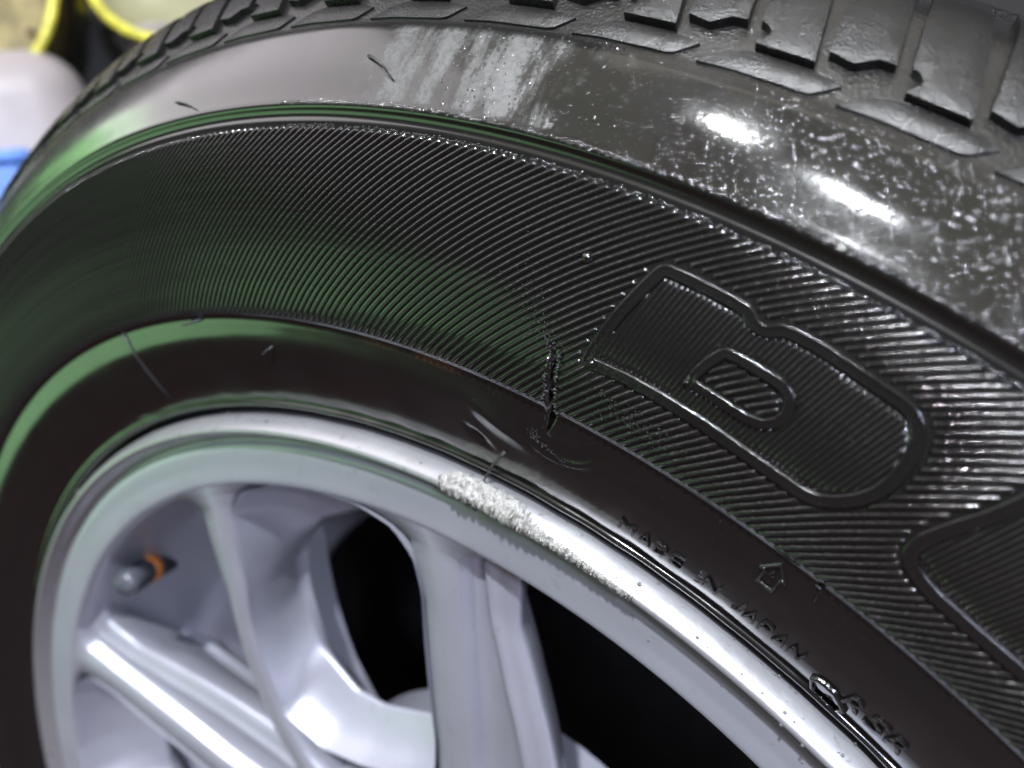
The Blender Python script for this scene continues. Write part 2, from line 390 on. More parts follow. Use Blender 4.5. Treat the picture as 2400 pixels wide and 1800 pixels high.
# ------------------------------------------------------------------ tread blocks and shoulder plates
def block_mesh(name, poly, h, bev=.35, grid=1.6):
    P = np.array([(t * math.pi / 180 * 340, s) for t, s in poly]); 
    if area2(P) < 0: P = P[::-1]
    n0 = len(P)
    # subdivide the outline
    B = []
    for a, b in zip(P, np.roll(P, -1, 0)):
        k = max(1, int(np.linalg.norm(b - a) / 1.5)); B += [a + (b - a) * i / k for i in range(k)]
    B = np.array(B); mn, mx = B.min(0), B.max(0); pts = [tuple(p) for p in B]
    Pin = offset(B, .9, 0)
    for x in np.arange(mn[0], mx[0], grid):
        for y in np.arange(mn[1], mx[1], grid):
            q = np.array([x, y]) + rng.uniform(-.15, .15, 2)
            if inside(q, Pin): pts.append(tuple(q))
    nb = len(B); r = delaunay_2d_cdt([Vector(p) for p in pts], [(i, (i + 1) % nb) for i in range(nb)], [tuple(range(nb))], 1, 1e-5)
    v2 = np.array([tuple(v) for v in r[0]]); F = [tuple(f) for f in r[2]]
    def up(p, hh): return surf(p[:, 0] / 340 * 180 / math.pi, p[:, 1], hh)
    bi = list(range(nb))
    dB = np.array([np.min(np.linalg.norm(B - p, axis=1)) for p in v2])
    topH = np.where(dB < .05, h - bev * .6, h)
    V = up(v2, topH); n = len(V)
    lowB = up(offset(v2[:nb], -.15, 0), -.4 * np.ones(nb)); V = np.vstack([V, lowB])
    for i in range(nb):
        j = (i + 1) % nb; F.append((i, j, n + j, n + i))
    me = pmesh(name, V, F, True); nrm(me)
    try: me.set_sharp_from_angle(angle=math.radians(50))
    except Exception: pass
    return me
BC = [(28.89,123.06),(29.65,122.21),(30.19,124.61),(30.66,124.70),(30.07,137.4),(29.6,147),(29.1,165),(27.5,165),(28.0,147),(28.45,134.3)]
BD = [(31.04,125.26),(31.31,124.68),(31.52,123.29),(31.41,121.68),(31.28,120.36),(33.11,120.17),(32.22,137.4),(31.7,147),(31.2,165),(29.6,165),(30.1,147),(30.55,135.0)]
PL = [(29.88,114.62),(30.97,114.9),(32.08,114.76),(33.27,114.8),(33.52,115.15),(34.10,118.3),(33.71,118.9),(33.13,119.2),(31.32,119.6),(30.59,117.93)]
mC = block_mesh('tread_block', BC, 2.0); mD = block_mesh('tread_block', BD, 2.0); mP = block_mesh('shoulder_plate', PL, .8, .5)
for m_ in (mC, mD, mP): m_.materials.append(M_TREAD)
# crown: a second and third row of blocks across the tread
rowB = [(28.2,169),(30.6,169),(30.0,197),(27.6,197)]; rowC = [(29.0,201),(31.6,201),(31.0,229),(28.4,229)]
mR = block_mesh('tread_block', rowB, 2.0, grid=3); mR2 = block_mesh('tread_block', rowC, 2.0, grid=3); mR.materials.append(M_TREAD); mR2.materials.append(M_TREAD)
TP = 360 / 81
for k in range(-16, 4):
    for nm, me in (('tread_block', mC), ('tread_block', mD), ('shoulder_plate', mP)):
        o = link(nm, me, tyre); o.rotation_euler = (0, math.radians(k * TP + rng.uniform(-.04, .04)), 0)
    for me in (mR, mR2):
        o = link('tread_block', me, tyre); o.rotation_euler = (0, math.radians(k * TP), 0)
def joined(name, metas, ks):
    VV = []; FF = []; off = 0
    for me in metas:
        v = np.array([q.co[:] for q in me.vertices]); f = [tuple(p.vertices) for p in me.polygons]
        for k in ks:
            a = math.radians(k * TP); c, s = math.cos(a), math.sin(a)
            VV.append(np.stack([v[:, 0]*c + v[:, 2]*s, v[:, 1], -v[:, 0]*s + v[:, 2]*c], 1)); FF += [tuple(q + off for q in g) for g in f]; off += len(v)
    o = link(name, pmesh(name, np.concatenate(VV), FF), tyre, M_TREAD); o['kind'] = 'stuff'; return o
joined('far_tread', [mC, mD, mP], range(4, 65))

# ------------------------------------------------------------------ small moulded writing and marks
def glyph(ch):
    cu = bpy.data.curves.new('glyph', 'FONT'); cu.body = ch; cu.size = 1.0; cu.resolution_u = 3; cu.fill_mode = 'NONE'
    o = bpy.data.objects.new('glyph', cu); COL.objects.link(o)
    dg = bpy.context.evaluated_depsgraph_get(); me = bpy.data.meshes.new_from_object(o.evaluated_get(dg))
    vs = [v.co[:] for v in me.vertices]; es = [tuple(e.vertices) for e in me.edges]
    bpy.data.objects.remove(o); bpy.data.curves.remove(cu); bpy.data.meshes.remove(me)
    # order edges into loops
    adj = {}
    for a, b in es: adj.setdefault(a, []).append(b); adj.setdefault(b, []).append(a)
    seen = set(); loops = []
    for st in adj:
        if st in seen: continue
        lp = [st]; seen.add(st); cur = st
        while True:
            nx = [q for q in adj[cur] if q not in seen]
            if not nx: break
            cur = nx[0]; seen.add(cur); lp.append(cur)
        loops.append(np.array([vs[i][:2] for i in lp]))
    return loops
def raised_glyph(ch, th0, s0, hgt, wid, height=.55, slant=0.):
    loops = glyph(ch); allp = np.concatenate(loops); mn = allp.min(0); mx = allp.max(0); sp = np.maximum(mx - mn, 1e-6)
    pts = []; edges = []; base = 0
    for lp in loops:
        q = (lp - mn) / sp; 
        if len(q) < 3: continue
        q = resample(q, max(24, len(q)), 0)
        n = len(q); pts += [Vector((float(a), float(b))) for a, b in q]; edges += [(base + i, base + (i + 1) % n) for i in range(n)]; base += n
    r = delaunay_2d_cdt(pts, edges, [], 0, 1e-6)
    v2 = np.array([tuple(v) for v in r[0]]); LP = [resample((lp - mn) / sp, max(24, len(lp)), 0) for lp in loops if len(lp) >= 3]
    F = []
    for f in r[2]:
        c = v2[list(f)].mean(0); ins = False
        for lp in LP: ins ^= bool(inside(c, lp))
        if ins: F.append(tuple(f))
    def mp(v, h): 
        s = s0 + v[:, 1] * hgt; return surf(th0 + v[:, 0] * wid + slant * v[:, 1], s, h)
    n = len(v2); V = np.vstack([mp(v2, height), mp(v2, -.2)])
    cnt = {}
    for f in F:
        for i in range(len(f)):
            e = (f[i], f[(i + 1) % len(f)]); k = tuple(sorted(e)); cnt.setdefault(k, []).append(e)
    G = list(F)
    for k, es in cnt.items():
        if len(es) == 1: a, b = es[0]; G.append((b, a, a + n, b + n))
    me = pmesh('moulded_letter', V, G, True); nrm(me)
    try: me.set_sharp_from_angle(angle=math.radians(60))
    except Exception: pass
    return link('moulded_letter', me, tyre, M_LET)
x = 28.95
for word, a, b in (('MADE', 28.95, 32.75), ('IN', 33.35, 34.75), ('JAPAN', 35.35, 39.1)):
    wsum = sum({'M': 1.3, 'I': .35, 'J': .75}.get(c, 1.0) for c in word); x = a; sc = (b - a) / wsum
    for c in word:
        wd = {'M': 1.3, 'I': .35, 'J': .75}.get(c, 1.0) * sc; raised_glyph(c, x, 18.9, 4.3, wd * .80, .46, .10); x += wd
x = 41.3
for c in 'RSR':
    raised_glyph(c, x, 18.3, 4.9, .92, .5, .1); x += 1.12
def ring_mark(name, loop, W, hgt=.5, n=90):
    sect = [(0, -.1), (.1, hgt * .8), (.4, hgt), (.8, hgt), (1, -.1)]
    P = resample(unroll(loop), n, 0); V = []; F = []
    for f, h in sect:
        Q = offset(P, f * W, 0) if f else P; th, s = roll(Q); V.append(surf(th, s, h))
    V = np.concatenate(V)
    for j in range(len(sect) - 1):
        for i in range(n): a = j*n+i; b = j*n+(i+1) % n; F.append((a, b, b+n, a+n))
    me = pmesh(name, V, F); nrm(me); return link(name, me, tyre, M_LET)
ring_mark('moulded_arrow', [(35.96,40.6),(36.6,36.6),(36.33,36.5),(36.33,32.5),(35.55,32.5),(35.58,36.4),(35.32,36.6)], .55, .55, 120)
ring_mark('moulded_arrow', [(35.93,37.9),(36.1,36.4),(35.93,36.1),(35.8,36.4)], .25, .5, 40)
ring_mark('moulded_drop', [(39.83,17.53),(40.2,14.0),(40.6,12.6),(41.21,12.0),(41.72,12.8),(41.95,16.2),(41.45,18.16),(40.99,19.54),(40.41,19.67),(40.02,19.16)], .8, .9)
V, F = ridge([37.31,37.45,37.6,37.64,37.62,37.68,37.71], [40.6,41.2,41.0,40.2,39.3,38.2,37.3], .55, .5, 4, 1); me = pmesh('moulded_mark', V, F); nrm(me); link('moulded_mark', me, tyre, M_LET)

def pip(th, s, r, h):
    V = []; F = []; n = 18
    for j, (f, hh) in enumerate(((1, -.1), (1.0, .25), (.78, .62), (.45, .88), (.12, 1.0))):
        for i in range(n):
            a = 2 * math.pi * i / n; V.append(surf(th + math.degrees(f * r * math.cos(a) / rad(s)), s + f * r * math.sin(a), hh * h))
    for j in range(4):
        for i in range(n): a = j*n+i; b = j*n+(i+1) % n; F.append((a, b, b+n, a+n))
    F.append(tuple(range(4*n, 5*n))); me = pmesh('vent_pip', np.array(V), F); nrm(me); return link('vent_pip', me, tyre, M_LET)
pip(24.89, 75.0, 1.15, 1.1); pip(26.35, 57.35, .8, 1.1); pip(29.94, 62.7, .75, 1.1)

# rubber hairs (vent spews) lying on the tyre
def tube_on(name, pts, r, parent, mat, n=8, taper=True, rad3=None):
    P = [Vector(p) for p in pts]; V = []; F = []
    for i, p in enumerate(P):
        t = (P[min(i+1, len(P)-1)] - P[max(i-1, 0)]).normalized(); a = t.orthogonal().normalized(); b = t.cross(a)
        rr = r * (1 if not taper else (1 - .55 * i / (len(P) - 1)))
        if rad3: rr = rad3[i]
        for k in range(n):
            q = 2 * math.pi * k / n; V.append(p + (a * math.cos(q) + b * math.sin(q)) * rr)
    for i in range(len(P) - 1):
        for k in range(n): a0 = i*n+k; b0 = i*n+(k+1) % n; F.append((a0, b0, b0+n, a0+n))
    F.append(tuple(range(n))[::-1]); F.append(tuple(range((len(P)-1)*n, len(P)*n)))
    me = pmesh(name, V, F); nrm(me); return link(name, me, parent, mat)
def hair(path, r, lift):
    tube_on('rubber_hair', [surf(t, s, h) for (t, s), h in zip(path, lift)], r, tyre, M_CUT)
hair([(13.09,104.2),(13.5,103.3),(13.95,102.0),(14.4,100.4),(14.84,98.8)], .0004, [.2, .9, 1.2, .8, .3])
hair([(1.52,98.0),(2.0,97.3),(2.5,96.4),(3.0,95.3),(3.3,94.4)], .0003, [.3, .7, .8, .6, .3])
hair([(.4,41.2),(-.2,40.9),(-.7,40.7),(-1.15,40.5)], .00045, [.3, 1.0, 1.4, 1.6])
hair([(6.1,34),(5.7,33.2),(5.3,32.4),(4.96,31.6)], .00035, [.3, .8, 1.1, 1.0])
hair([(22.05,22.6),(21.7,20.3),(21.2,17.0),(20.8,13.6),(20.5,10.5),(20.35,8.5)], .00042, [.0, .3, .8, 1.2, 2.2, 3.2])
hair([(-8.33,42.0),(-8.45,36),(-8.6,29),(-8.75,22),(-8.8,16)], .00035, [.05, .12, .15, .15, .1])

# crumbs of torn rubber along the split
def crumbs():
    VV = []; FF = []; off = 0
    ico = bmesh.new(); bmesh.ops.create_icosphere(ico, subdivisions=1, radius=1); iv = np.array([v.co[:] for v in ico.verts]); iff = [tuple(v.index for v in f.verts) for f in ico.faces]; ico.free()
    def put(th, s, h, r):
        nonlocal off
        c = surf(th, s, h); sc = r * rng.uniform(.6, 1.3, 3) * (1 + .25 * rng.normal(0, 1, (len(iv), 1)))
        VV.append(c + iv * sc / 1000); FF.extend([tuple(q + off for q in f) for f in iff]); off += len(iv)
    for _ in range(110):
        s = rng.uniform(41, 59); c = np.interp(s, CK[:, 1], CK[:, 0]); d, wd = crack_dist(np.array(c), np.array(s))
        side = rng.choice([-1, 1]); dd = side * (float(wd) + abs(rng.normal(.60, .30)))
        put(c + math.degrees(dd / rad(s)), s, rng.uniform(.3, .75), rng.uniform(.10, .26))
    for _ in range(120):
        s = rng.normal(60, 6); c = np.interp(s, [40, 58, 64, 80], [24.9, 24.3, 23.1, 21.0]); put(c + rng.normal(0, .5), s, .5, rng.uniform(.07, .17))
    for _ in range(90):                       # torn edge of the gouge
        f = rng.uniform(0, 1); put(24.0 + 1.9 * f + rng.normal(0, .12), 32.6 - 3.4 * f + rng.normal(0, .35), .05, rng.uniform(.05, .15))
    for _ in range(60):
        put(24.0 + rng.normal(0, .16), 33.2 + rng.normal(0, .9), .1, rng.uniform(.05, .13))
    for _ in range(150):                      # rubbed patch on the ribs under the letter
        put(rng.normal(28.6, .9), rng.normal(50.5, 1.6), .5, rng.uniform(.06, .15))
    o = link('torn_crumbs', pmesh('torn_crumbs', np.concatenate(VV), FF), tyre, M_CUT); o['kind'] = 'stuff'
crumbs()

# wet beads on the shoulder
def beads(name, pos_n, mat, parent, flat=.7):
    VV = []; FF = []; off = 0; n = 8
    for c, nn, r in pos_n:
        nn = np.array(nn) / np.linalg.norm(nn); a = np.cross(nn, [0, 0, 1.]); a = a / (np.linalg.norm(a) + 1e-9); b = np.cross(nn, a)
        for f, h in ((1, -.05), (.72, flat * .52), (.38, flat * .87)):
            for k in range(n):
                q = 2 * math.pi * k / n; VV.append(np.array(c) + r * (f * (a * math.cos(q) + b * math.sin(q)) + nn * h))
        VV.append(np.array(c) + nn * r * flat)
        for j in range(2):
            for k in range(n): p = off + j*n+k; q2 = off + j*n+(k+1) % n; FF.append((p, q2, q2+n, p+n))
        for k in range(n): FF.append((off + 2*n + k, off + 2*n + (k+1) % n, off + 3*n))
        off += 3 * n + 1
    me = pmesh(name, VV, FF); nrm(me); o = link(name, me, parent, mat); o['kind'] = 'stuff'; return o
bl = []
def add_bead(th, s, r):
    p = surf(th, s, 0); q = surf(th, s, 1); bl.append((p, q - p, r))
while len(bl) < 2000:
    th = rng.uniform(17, 40); s = rng.uniform(93.5, 114)
    if rng.uniform() < (.25 + .75 * (1 / (1 + math.exp(-(th - 26) * .8)))): add_bead(th, s, rng.choice([.00017, .00024, .00032, .00042], p=[.34, .36, .23, .07]))
beads('shoulder_beads', bl, M_WET, tyre, .26)
bl = []
for _ in range(520): add_bead(rng.uniform(9, 40), 88.2 + rng.normal(0, .16), rng.uniform(.00016, .00032))
for _ in range(700): add_bead(rng.uniform(9, 41), 93.45 + rng.normal(0, .25), rng.uniform(.00018, .00036))
for _ in range(250): add_bead(rng.uniform(10, 46), rng.uniform(17, 42), rng.uniform(.00005, .00012))
beads('edge_beads', bl, M_WET, tyre, .32)

# ------------------------------------------------------------------ alloy wheel
def cyl(r, th, z): t = math.radians(th); return (r * math.sin(t), -z, r * math.cos(t))
RP = [(.2290,-.016),(.2306,-.0115),(.2312,-.0080),(.2310,-.0050),(.2305,-.0034),(.2297,-.0018),(.2286,-.0003),(.2276,.0005),(.2267,.0002),(.2257,-.0014),(.2249,-.0032),(.2240,-.0048),(.2228,-.0056),(.2222,-.0050),(.2212,-.0046),(.2195,-.0047),(.2150,-.0053),(.2110,-.0058),(.2085,-.0064),(.2074,-.0080),(.2066,-.0120),(.2052,-.022),(.2030,-.034),(.1960,-.048),(.1820,-.070),(.1720,-.090),(.1680,-.100),(.1690,-.112),(.1780,-.130),(.1950,-.150),(.2050,-.170),(.2120,-.195),(.2290,-.205),(.2330,-.210),(.2330,-.214),(.2250,-.212),(.2080,-.198),(.2000,-.176)]
def revolve(name, prof, n, st=.002):
    D = dense(prof, st); V = []; F = []
    for i in range(n):
        a = 2 * math.pi * i / n
        for r, z in D: V.append((r * math.sin(a), -z, r * math.cos(a)))
    m = len(D)
    for i in range(n):
        for j in range(m - 1): a = i*m+j; b = ((i+1) % n)*m+j; F.append((a, b, b+1, a+1))
    me = pmesh(name, V, F); nrm(me); return me
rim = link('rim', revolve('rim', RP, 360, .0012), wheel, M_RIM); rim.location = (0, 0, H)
_rv = np.empty(len(rim.data.vertices) * 3, np.float32); rim.data.vertices.foreach_get('co', _rv); _rv = _rv.reshape(-1, 3); _rr = np.hypot(_rv[:, 0], _rv[:, 2])
_b = rim.data.attributes.new('rear', 'FLOAT', 'POINT'); _b.data.foreach_set('value', np.clip((_rv[:, 1] - .098) / .012, 0, 1).astype(np.float32))  # rear barrel near-black: brake dust plus shade put into the colour
_a = rim.data.attributes.new('lip', 'FLOAT', 'POINT'); _a.data.foreach_set('value', np.clip((_rr - .2222) / .0012, 0, 1).astype(np.float32))

def loft(name, rs, sect_fn, sub=4):
    """stations along the radius; sect_fn(r) -> [(theta deg, z)]"""
    R = []
    for a, b in zip(rs[:-1], rs[1:]): R += list(np.linspace(a, b, sub, endpoint=False))
    R.append(rs[-1]); V = []; F = []; m = None
    for r in R:
        S = sect_fn(r); m = len(S)
        for th, z in S: V.append(cyl(r, th, z))
    for i in range(len(R) - 1):
        for j in range(m - 1): a = i*m+j; F.append((a, a+1, a+m+1, a+m))
    me = pmesh(name, V, F); nrm(me)
    return me
zf = lambda r: -.0067 - (.2085 - r) * .15
def itp(r, X, Y): return float(np.interp(r, X[::-1], Y[::-1]))
dg = lambda mm, r: math.degrees(mm / 1000 / r)
QX = [.2092,.2075,.2050,.200,.185,.170,.155,.136,.120,.100,.085]
QL = [-19,-16.5,-14.6,-13.6,-15.7,-17.6,-21.0,-25.3,-29.0,-32.5,-38]; QR = [-2.5,-5.0,-7.2,-8.8,-11.5,-14.0,-17.5,-21.0,-24.0,-26.0,-24]
QW = [9,7,5.5,4.5,3.8,4,5.5,10,17,22,28]       # width of the scooped flank, mm
def sectQ(r):
    L, Rr, W, z = itp(r, QX, QL), itp(r, QX, QR), itp(r, QX, QW), zf(r)
    e = lambda mm: dg(mm, r)
    return [(L + e(1.5), z - .045), (L - e(.3), z - .020), (L - e(.2), z - .004), (L + e(.15), z - .0012), (L + e(.8), z), (.5 * (L + Rr), z + .0003), (Rr - e(.8), z), (Rr + e(.0), z - .0010), (Rr + e(.1), z - .0040), (Rr - e(.6), z - .0100), (L + e(2.5), z - .0300)]
PX = [.2092,.2075,.2050,.202,.183,.160,.140,.124,.100,.085]
PLe = [7.5,10.2,12.4,13.6,14.5,14.2,14.1,14.0,13.0,10]; PRf = [22.5,20.6,19.2,18.4,18.6,19.2,19.8,20.2,22,26]
PG = [24,22,20.6,19.9,20.9,23.3,26.2,28.6,32.5,37]; PH = [30,26.5,23.8,22.3,22.8,26.2,29.8,33,39,46]
def sectP(r):
    L, Rf, G, Hh, z = itp(r, PX, PLe), itp(r, PX, PRf), itp(r, PX, PG), itp(r, PX, PH), zf(r)
    e = lambda mm: dg(mm, r)
    return [(L + e(2), z - .046), (L - e(.2), z - .022), (L - e(.2), z - .004), (L + e(.15), z - .0010), (L + e(.8), z), (.5 * (L + Rf), z + .0002), (Rf - e(.7), z), (Rf, z - .0008), (Rf + e(.8), z - .0046), (Rf + e(1.6), z - .0058), (G - e(1.6), z - .0062), (G - e(.7), z - .0046), (G, z - .0040), (G + e(.8), z - .0056), (.5 * (G + Hh), z - .0066), (Hh - e(.6), z - .0078), (Hh, z - .0090), (Hh - e(.6), z - .0110), (Hh - e(5.5), z - .0200), (L + e(4), z - .040)]
mq = loft('spoke', QX, sectQ); mp_ = loft('spoke', PX, sectP)
for m_ in (mq, mp_): m_.materials.append(M_RIM)
for k in range(5):
    for me in (mq, mp_):
        o = link('spoke', me, rim); o.rotation_euler = (0, math.radians(72 * k), 0)
WF = [(-23,.120),(-19.6,.136),(-16.0,.155),(-12.7,.170),(-10.4,.185),(-8.8,.198),(-5.5,.2050),(-1,.2078),(4,.2080),(8.5,.2072),(12.0,.2038),(13.9,.196),(14.4,.185),(14.1,.165),(13.9,.145),(13.8,.125),(12.5,.108),(5,.100),(-8,.098),(-18,.104)]
WB = [(-12.3,.1175),(-17.1,.135),(-16.6,.158),(-14.6,.1707),(-11.2,.178),(-7.3,.184),(1.5,.190),(8,.190),(12,.184),(13.6,.172),(13.9,.15),(12.5,.128),(6,.115),(-6,.1125)]
def window_wall():
    n = 144; c0 = np.array(cyl(.155, -1.0, 0))[[0, 2]]
    def loop(L):
        P = np.array([np.array(cyl(r, t, 0))[[0, 2]] for t, r in L]); P = resample(P * 1000, 400, 6) / 1000 - c0
        a = np.arctan2(P[:, 1], P[:, 0]); rr_ = np.hypot(P[:, 0], P[:, 1]); o = np.argsort(a); a = a[o]; rr_ = rr_[o]
        u = np.linspace(-math.pi, math.pi, n, endpoint=False); q = np.interp(u, a, rr_, period=2 * math.pi)
        return np.stack([q * np.cos(u), q * np.sin(u)], 1) + c0
    A, B_ = loop(WF), loop(WB); V = []; F = []
    ZB = -.037
    for f, d in ((-.035, -.02), (-.012, .0), (.0, .03), (.03, .10), (.09, .24), (.19, .42), (.34, .60), (.54, .76), (.76, .89), (.92, .97), (1.0, 1.02), (.98, 1.10), (.80, 1.22)):
        Q = A + (B_ - A) * f
        for x_, z_ in Q:
            r_ = math.hypot(x_, z_); zz_ = zf(r_) + .0002 + (ZB - zf(r_)) * d - (.0010 if d < 0 else 0) * 0
            V.append((x_, -zz_, z_))
    for k in range(12):
        for i in range(n): a = k*n+i; b = k*n+(i+1) % n; F.append((a, b, b+n, a+n))
    me = pmesh('window_wall', V, F); nrm(me); return me
mw = window_wall(); mw.materials.append(M_RIM)
for k in range(5):
    o = link('window_wall', mw, rim); o.rotation_euler = (0, math.radians(72 * k), 0)
HP = [(.095,-.075),(.0930,-.050),(.0910,-.036),(.0880,-.0282),(.0840,-.0262),(.0600,-.0215),(.0420,-.0225),(.0380,-.030),(.0360,-.034),(.0300,-.032),(.0001,-.031)]
hub = link('hub', revolve('hub', HP, 120), rim, M_RIM)
M_DARK = simple('dark_iron', (.03, .03, .035), .5)
me = revolve('lug_nut', [(.0095,-.050),(.0095,-.026),(.0085,-.0235),(.0001,-.0235)], 6, .01)
for v in me.vertices: v.co.z += .0575
me.materials.append(M_DARK)
for k in range(5):
    o = link('lug_nut', me, rim); o.rotation_euler = (0, math.radians(72 * k + 30), 0)

# kerb scuff on the lip
def scuff():
    ths = np.arange(17.6, 31.2, .045); V = []; F = []; n = 26
    # lip coordinate u: 0 outer edge of the lip (r .2325), 1 face (r .2205)
    D = dense(RP[3:18], .0003); L = np.concatenate([[0], np.cumsum(np.hypot(*np.diff(D, axis=0).T))])
    tt = np.gradient(D, L, axis=0); nn = np.stack([tt[:, 1], -tt[:, 0]], 1); nn /= np.linalg.norm(nn, axis=1, keepdims=True)
    if nn[len(nn)//3, 1] < 0: nn = -nn
    for th in ths:
        o0 = float(np.interp(th, [17.6, 18.6, 19.6, 22.8, 24.4, 26, 31], [.0048, .0016, .0010, .0012, .0042, .0050, .0062]))
        o1 = float(np.interp(th, [17.6, 18.3, 19, 20.5, 21.5, 22.8, 24, 25, 25.6, 26.6, 27.2, 28, 29, 30, 30.8, 31.2], [.0052, .0088, .0118, .0108, .0138, .0132, .0098, .0096, .0088, .0098, .0086, .0092, .0098, .0104, .0086, .0066]))
        j = .0006 * math.sin(th * 17) + .0005 * math.sin(th * 41 + 1) + .0004 * math.sin(th * 83)
        o1 += j * 1.3 + rng.normal(0, .00022); o0 += (.0005 * math.sin(th * 29 + 2) + .0004 * math.sin(th * 67)) * (th < 25) + rng.normal(0, .0002)
        for i in range(n):
            u = i / (n - 1); s = o0 + (max(o1 - o0, .0003)) * u
            r = np.interp(s, L, D[:, 0]); z = np.interp(s, L, D[:, 1]); a = np.interp(s, L, nn[:, 0]); b = np.interp(s, L, nn[:, 1])
            edge = min(u, 1 - u) * 6; edge = min(1, edge); depth = edge ** .6
            amp = float(np.interp(th, [17.6, 19, 23.5, 25, 31.2], [.4, 1, 1, .6, .5]))
            nz = .45 * math.sin(th * 23 + 40 * u) + .35 * math.sin(th * 61 + 9 * u) + .4 * math.sin(th * 11 - 7 * u + 2) + rng.normal(0, .16)
            hh = (-.00025 + depth * (.00100 + .00075 * nz) * amp) + (.0004 if i in (n - 2, n - 3) else 0) * abs(math.sin(th * 13))
            q = ((th - 20.2) / .9) ** 2 + ((u - .45) / .25) ** 2; hh -= .0007 * math.exp(-q)
            V.append(cyl(r + a * hh, th, z + b * hh))
    m = n
    for i in range(len(ths) - 1):
        for j in range(m - 1): a = i*m+j; F.append((a, a+1, a+m+1, a+m))
    me = pmesh('kerb_scuff', V, F); nrm(me)
    o = link('kerb_scuff', me, rim, M_SCUFF); o['label'] = 'pale torn aluminium kerb scrape on the rim lip'; return o
scuff()

# water beads on the lip
bl = []
def rimdrop(th, r):
    k = rng.uniform(0, 1); rr, zz, nr, nz = [(.2300, -.0018, .8, .6), (.2290, -.0004, .5, .85), (.2272, .0006, .05, 1), (.2310, -.0048, .98, .2), (.2195,-.0046,0,1), (.2165,-.005,0,1), (.2225,-.0052,0,1)][int(rng.choice(7, p=[.25,.2,.12,.25,.06,.06,.06]))]
    t = math.radians(th); c = np.array(cyl(rr + rng.normal(0, .0003), th, zz)); bl.append((c, np.array([nr * math.sin(t), -nz, nr * math.cos(t)]), r))
for _ in range(75): rimdrop(rng.uniform(20, 46), rng.choice([.00016, .00025, .00038, .0005], p=[.45, .35, .17, .03]))
for _ in range(16): rimdrop(rng.uniform(-30, 20), rng.uniform(.0003, .0007))
beads('water_beads', bl, M_DROP, rim)

# ------------------------------------------------------------------ valve
M_VALVE = simple('valve_rubber', (.03, .032, .038), .38); M_ORANGE = simple('orange_ring', (.75, .25, .05), .45); M_CAP = simple('valve_cap_grey', (.07, .075, .09), .25)
vb = Vector(cyl(.206, -43.0, -.042)); vt = Vector(cyl(.1968, -38.1, -.012)); ax = (vt - vb)
P = lambda f: vb + ax * f
valve = tube_on('valve_stem', [P(-.25), P(.1), P(.42)], .004, rim, M_VALVE, 20, False, [.0075, .0066, .0056])
tube_on('valve_ring', [P(.40), P(.43), P(.53), P(.56)], .004, rim, M_ORANGE, 20, False, [.0054, .0062, .0062, .0054])
tube_on('valve_cap', [P(.55), P(.58), P(.92), P(1.0), P(1.03)], .004, rim, M_CAP, 20, False, [.0052, .0058, .0056, .0045, .0024])

# ------------------------------------------------------------------ setting: floor, cabinet behind the wheel and the things on it
M_FLOOR = simple('workshop_floor', (.042, .018, .020), .5, nscale=6)
fl = link('floor', pmesh('floor', [(-6, -6, 0), (6, -6, 0), (6, 6, 0), (-6, 6, 0)], [(0, 1, 2, 3)], False), None, M_FLOOR); fl['kind'] = 'structure'
def rbox(name, c, s, bev, mat, parent=None, seg=4, rot=None):
    bm = bmesh.new(); bmesh.ops.create_cube(bm, size=1)
    for v in bm.verts: v.co = Vector((v.co.x * s[0], v.co.y * s[1], v.co.z * s[2]))
    bmesh.ops.bevel(bm, geom=list(bm.edges), offset=bev, segments=seg, profile=.5, affect='EDGES')
    me = bpy.data.meshes.new(name); bm.to_mesh(me); bm.free(); me.shade_smooth()
    o = link(name, me, parent, mat); o.location = c
    if rot: o.rotation_euler = rot
    return o
M_CAB = simple('black_cabinet', (.03, .03, .036), .35)
cab = bpy.data.objects.new('backing_cabinet', None); COL.objects.link(cab); cab.location = (-.35, .50, 0)  # cabinet added as a stand and to keep the spoke gaps dark
tag(cab, 'added black cabinet behind the wheel, stand and dark backing', 'cabinet')
rbox('carcass', (0, 0, .30), (1.5, .5, .60), .008, M_CAB, cab)
for i in range(3): rbox('drawer', (-.48 + .48 * i, -.253, .33), (.45, .012, .46), .004, M_CAB, cab)

def cpt(px, py, t):                           # a point seen at photo pixel (px,py), t metres away
    d = fwd + right * ((px - 1200) / 1940.7) + down * ((py - 900) / 1940.7); d.normalize(); return Vector(M.translation) + d * t
M_WHITE = simple('pinkish_white_plastic', (.36, .32, .325), .4, nscale=14, namp=.10)
M_BLUEG = simple('blue_grey_band', (.30, .30, .36), .5)
M_BLUE = simple('blue_plastic', (.10, .22, .60), .4)
M_YEL = simple('yellow_plastic', (.62, .58, .07), .35)
M_OLIVE = simple('milky_olive_plastic', (.24, .20, .085), .35, nscale=26, namp=.40)
M_PALE = simple('pale_olive_plastic', (.26, .25, .15), .35, nscale=12, namp=.15)
M_BLK = simple('black_plastic', (.010, .011, .011), .5)
TOP = .60
# white container
FACE = math.radians(62); FX = Vector((math.cos(FACE), math.sin(FACE), 0))
p = cpt(90, 116, 1.02); q = cpt(207, 220, 1.02) - FX * .10
can = bpy.data.objects.new('plastic_canister', None); COL.objects.link(can); can.location = (q.x, q.y, TOP); can.rotation_euler = (0, 0, FACE)
tag(can, 'pinkish white plastic canister with rounded shoulder behind the tyre', 'canister')
hh = p.z - TOP
rbox('body', (0, 0, hh / 2), (.20, .12, hh), .052, M_WHITE, can, 10)
rbox('band', (-.03, -.058, hh * .60), (.13, .012, .03), .005, M_BLUEG, can, 3, (0, math.radians(42), 0))
